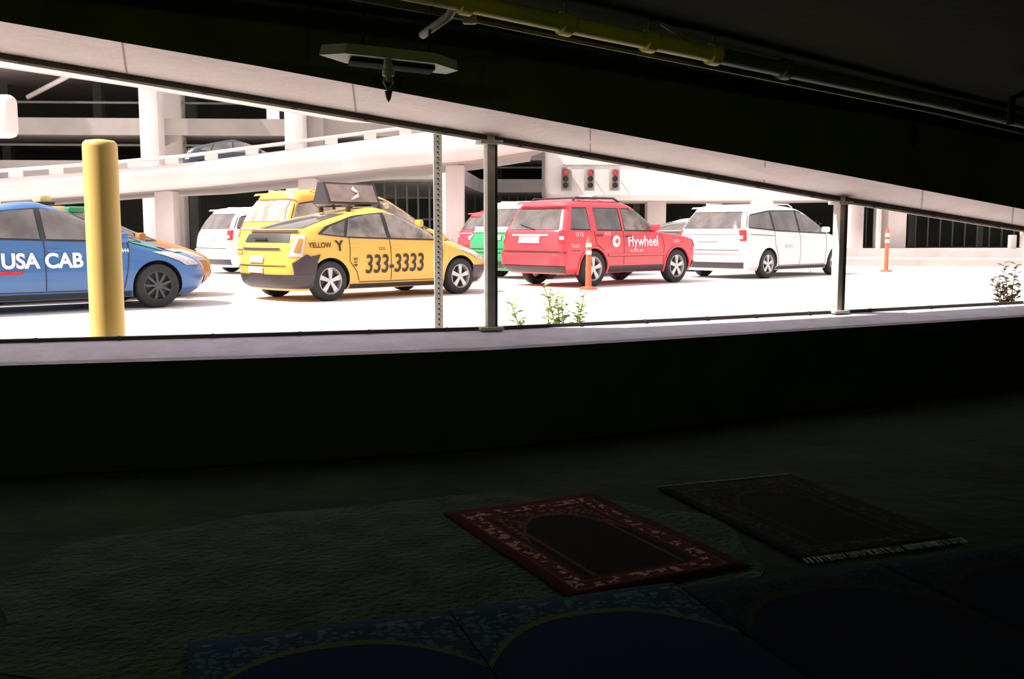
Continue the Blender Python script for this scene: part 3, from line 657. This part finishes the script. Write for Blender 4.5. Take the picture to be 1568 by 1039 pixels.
# ---------------------------------------------------------------- PARKING GARAGE BUILDING
G=empty('parking_garage')
F=[(-70,49),(-3.2,53),(-2.2,70),(80,70)];Bk=[(80,84),(-16,84),(-16,66),(-72,62)]
for i,(a,b) in enumerate(((4.1,5.0),(6.3,7.15),(9.7,11.2),(13,14))):
    prism('slab_%d'%i,F+Bk,a,b,M_bconc,G)
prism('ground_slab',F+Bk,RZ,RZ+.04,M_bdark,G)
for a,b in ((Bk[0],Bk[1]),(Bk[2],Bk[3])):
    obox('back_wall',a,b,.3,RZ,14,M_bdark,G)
def gcol(x,y,w=1.0,h=14,m=M_bconc): box('column',(x,y,(RZ+h)/2),(w,w,h-RZ),m,G,.06,rot=(0,0,0))
for x,y in((-44,50.6),(-35.5,50.9),(-27,51.0),(-18.2,51.2),(-11.0,51.5),(-3.2,52.3),(5,69.6),(14,69.6),(23.8,69.6),(25.7,69.6),(36,69.6),(46,69.6)):gcol(x,y,.95,14,M_white if abs(x)<30 else M_bconc)
for x in(-17.5,-10.2): box('column_return',(x,52.6,7),(.9,.8,13.5),M_bconc,G,.04)
for z in (5.75,7.9):
    obox('guard_rail',(-69,49.4),(-3.2,53.2),.15,z,z+.10,M_bslat,G);obox('guard_rail',(-2.2,70.2),(80,70.2),.15,z,z+.12,M_bslat,G)
for i in range(12): box('inner_column',(-66+i*5.3,58,5),(.5,.5,9.5),M_bslat,G)
for i in range(16): box('inner_column',(-1+i*5.2,76,5),(.5,.5,9.5),M_bslat,G)
for i in range(26): box('mullion',(-12+i*.62,55.5 if i<14 else 73,2.2),(.10,.10,3.9),M_bslat,G)
for i in range(22): box('mullion',(24+i*.9,73,2.2),(.10,.10,3.9),M_bslat,G)
for z in (2.0,3.2): obox('transom',(-13,56.2),(-4,56.2),.12,z,z+.10,M_bslat,G)
for a,b in (((-25.5,53.5,8.4),(-22.6,52.0,9.3)),((-33,53.5,7.5),(-31,52.5,8.4))): tube('ceiling_lamp_tube',[a,b],.13,M_white,G,8)
ur=empty('upper_ramp')
secs=[]
for x,y,z in((-40,47.6,10.6),(-25.8,48,8.05),(-18.4,48.2,7.0),(-8.0,48.5,5.35),(4,49,4.9)):
    secs.append([(x,y,EYE+z),(x,y-.05,EYE+z+1.6),(x,y+.3,EYE+z+1.6),(x,y+.35,EYE+z+.4),(x,y+.8,EYE+z+.4),(x,y+.8,EYE+z)])
loft('ramp_wall',secs,M_white,ur)

# ---------------------------------------------------------------- OVERPASS + SIGNALS
O=empty('overpass_bridge')
secs=[]
for x,s in((1.95,.55),(2.05,.2),(2.3,.05),(3,0),(16,0),(34,.3)):
    z0=EYE+1.9+s;z1=EYE+5.9-s*.5
    secs.append([(x,59+s*.3,z0+.3),(x,59.3+s*.3,z0),(x,66,z0),(x,66,z1),(x,59+s*.3,z1)])
loft('girder',secs,M_white,O,True,True,40)
obox('fascia_groove',(3,58.98),(34,58.98),.04,EYE+3.9,EYE+3.96,M_bconc,O)
for x in(9,24):box('pier',(x,63,(RZ+EYE+2.1)/2),(1.2,1.2,EYE+2.1-RZ),M_white,O,.1)
M_sgr=emis('signal_red',(.9,.05,.04),.5);M_sg=mat('signal_housing',(.22,.20,.18),.5)
for px,rt in((3.15,-.2),(4.5,.1),(5.95,.0)):
    t=empty('traffic_light',(px,58.4,EYE+3.05));t.rotation_euler=(0,0,rt)
    box('housing',(0,0,.05),(.42,.3,1.15),M_sg,t,.05);box('backplate',(0,.12,.05),(.62,.03,1.35),M_bconc,t,.02)
    for j,mm in enumerate((M_sgr,M_dgry,M_dgry)):
        lathe('lens_%d'%j,[(0,-.17),(.13,-.165),(.14,-.15)],mm,t,'y',20,(0,0,.42-.37*j))
        lathe('visor_%d'%j,[(.145,-.15),(.15,-.32)],M_blk,t,'y',20,(0,0,.42-.37*j))
    tube('bracket',[(0,.1,.5),(0,.48,.6)],.05,M_sg,t,8);tube('bracket_low',[(0,.1,-.3),(0,.48,-.3)],.04,M_sg,t,8)

cb=empty('concrete_barrier')
secs=[]
for x,y in((9.5,33.5),(13,32.2),(17,31),(26,29.5),(40,28)):
    secs.append([(x,y,RZ),(x,y-.0,RZ+.22),(x+.02,y+.12,RZ+.28),(x+.02,y+.14,RZ+.56),(x+.05,y+.44,RZ+.56),(x+.05,y+.5,RZ)])
loft('barrier_wall',secs,M_barr,cb)
for x,y in((15.9,31.45),):
    box('barrier_post',(x,y+.35,RZ+.5),(.2,.2,1.0),M_barr,cb,.02)
ob=empty('roadside_sign',(-10.25,20,RZ))
tube('pole',[(-.0,0,0),(0,0,2.6)],.06,M_white,ob,12);box('panel',(-.0,0,3.35),(.95,.35,.85),M_white,ob,.16,seg=4)

# ---------------------------------------------------------------- LIGHT
wd=bpy.data.worlds.new('sky');S.world=wd;wd.use_nodes=True;nt=wd.node_tree;bg=nt.nodes['Background']
tc=nt.nodes.new('ShaderNodeTexCoord');sp_=nt.nodes.new('ShaderNodeSeparateXYZ');cr=nt.nodes.new('ShaderNodeValToRGB')
nt.links.new(tc.outputs['Generated'],sp_.inputs[0]);nt.links.new(sp_.outputs[2],cr.inputs['Fac'])
cr.color_ramp.elements[0].color=(1,.94,.91,1);cr.color_ramp.elements[1].color=(.88,.86,.90,1)
nt.links.new(cr.outputs['Color'],bg.inputs['Color']);bg.inputs['Strength'].default_value=1.0
sl=bpy.data.lights.new('sun','SUN');sl.energy=7.6;sl.angle=.01;sl.color=(1,.93,.85)
so=bpy.data.objects.new('sun',sl);COL.objects.link(so)
d=Vector((-.62,-.17,.90)).normalized();so.rotation_euler=d.to_track_quat('Z','Y').to_euler()
# unseen dim lamps added behind the camera to lift the dark interior
M_fill_lum=emis('fill_lamp_diffuser',(.8,1.0,.55),.8)
for x,y in((-2.5,-1.5),(3.5,-1.0)):
    g=empty('added_fill_lamp',(x,y,ceil_dz(x,y)-.02))
    lathe('fill_canopy',[(0,0),(.10,0),(.12,-.03),(.12,-.06),(0,-.06)],M_fixt,g,'z',24)
    lathe('fill_globe',[(.09,-.06),(.10,-.10),(.07,-.16),(0,-.18)],M_fill_lum,g,'z',24)
    L=bpy.data.lights.new('fill_lamp','POINT');L.energy=30;L.color=(.85,1,.50);L.shadow_soft_size=.08
    lo=bpy.data.objects.new('fill_lamp',L);COL.objects.link(lo);lo.parent=g;lo.location=(0,0,-.32)
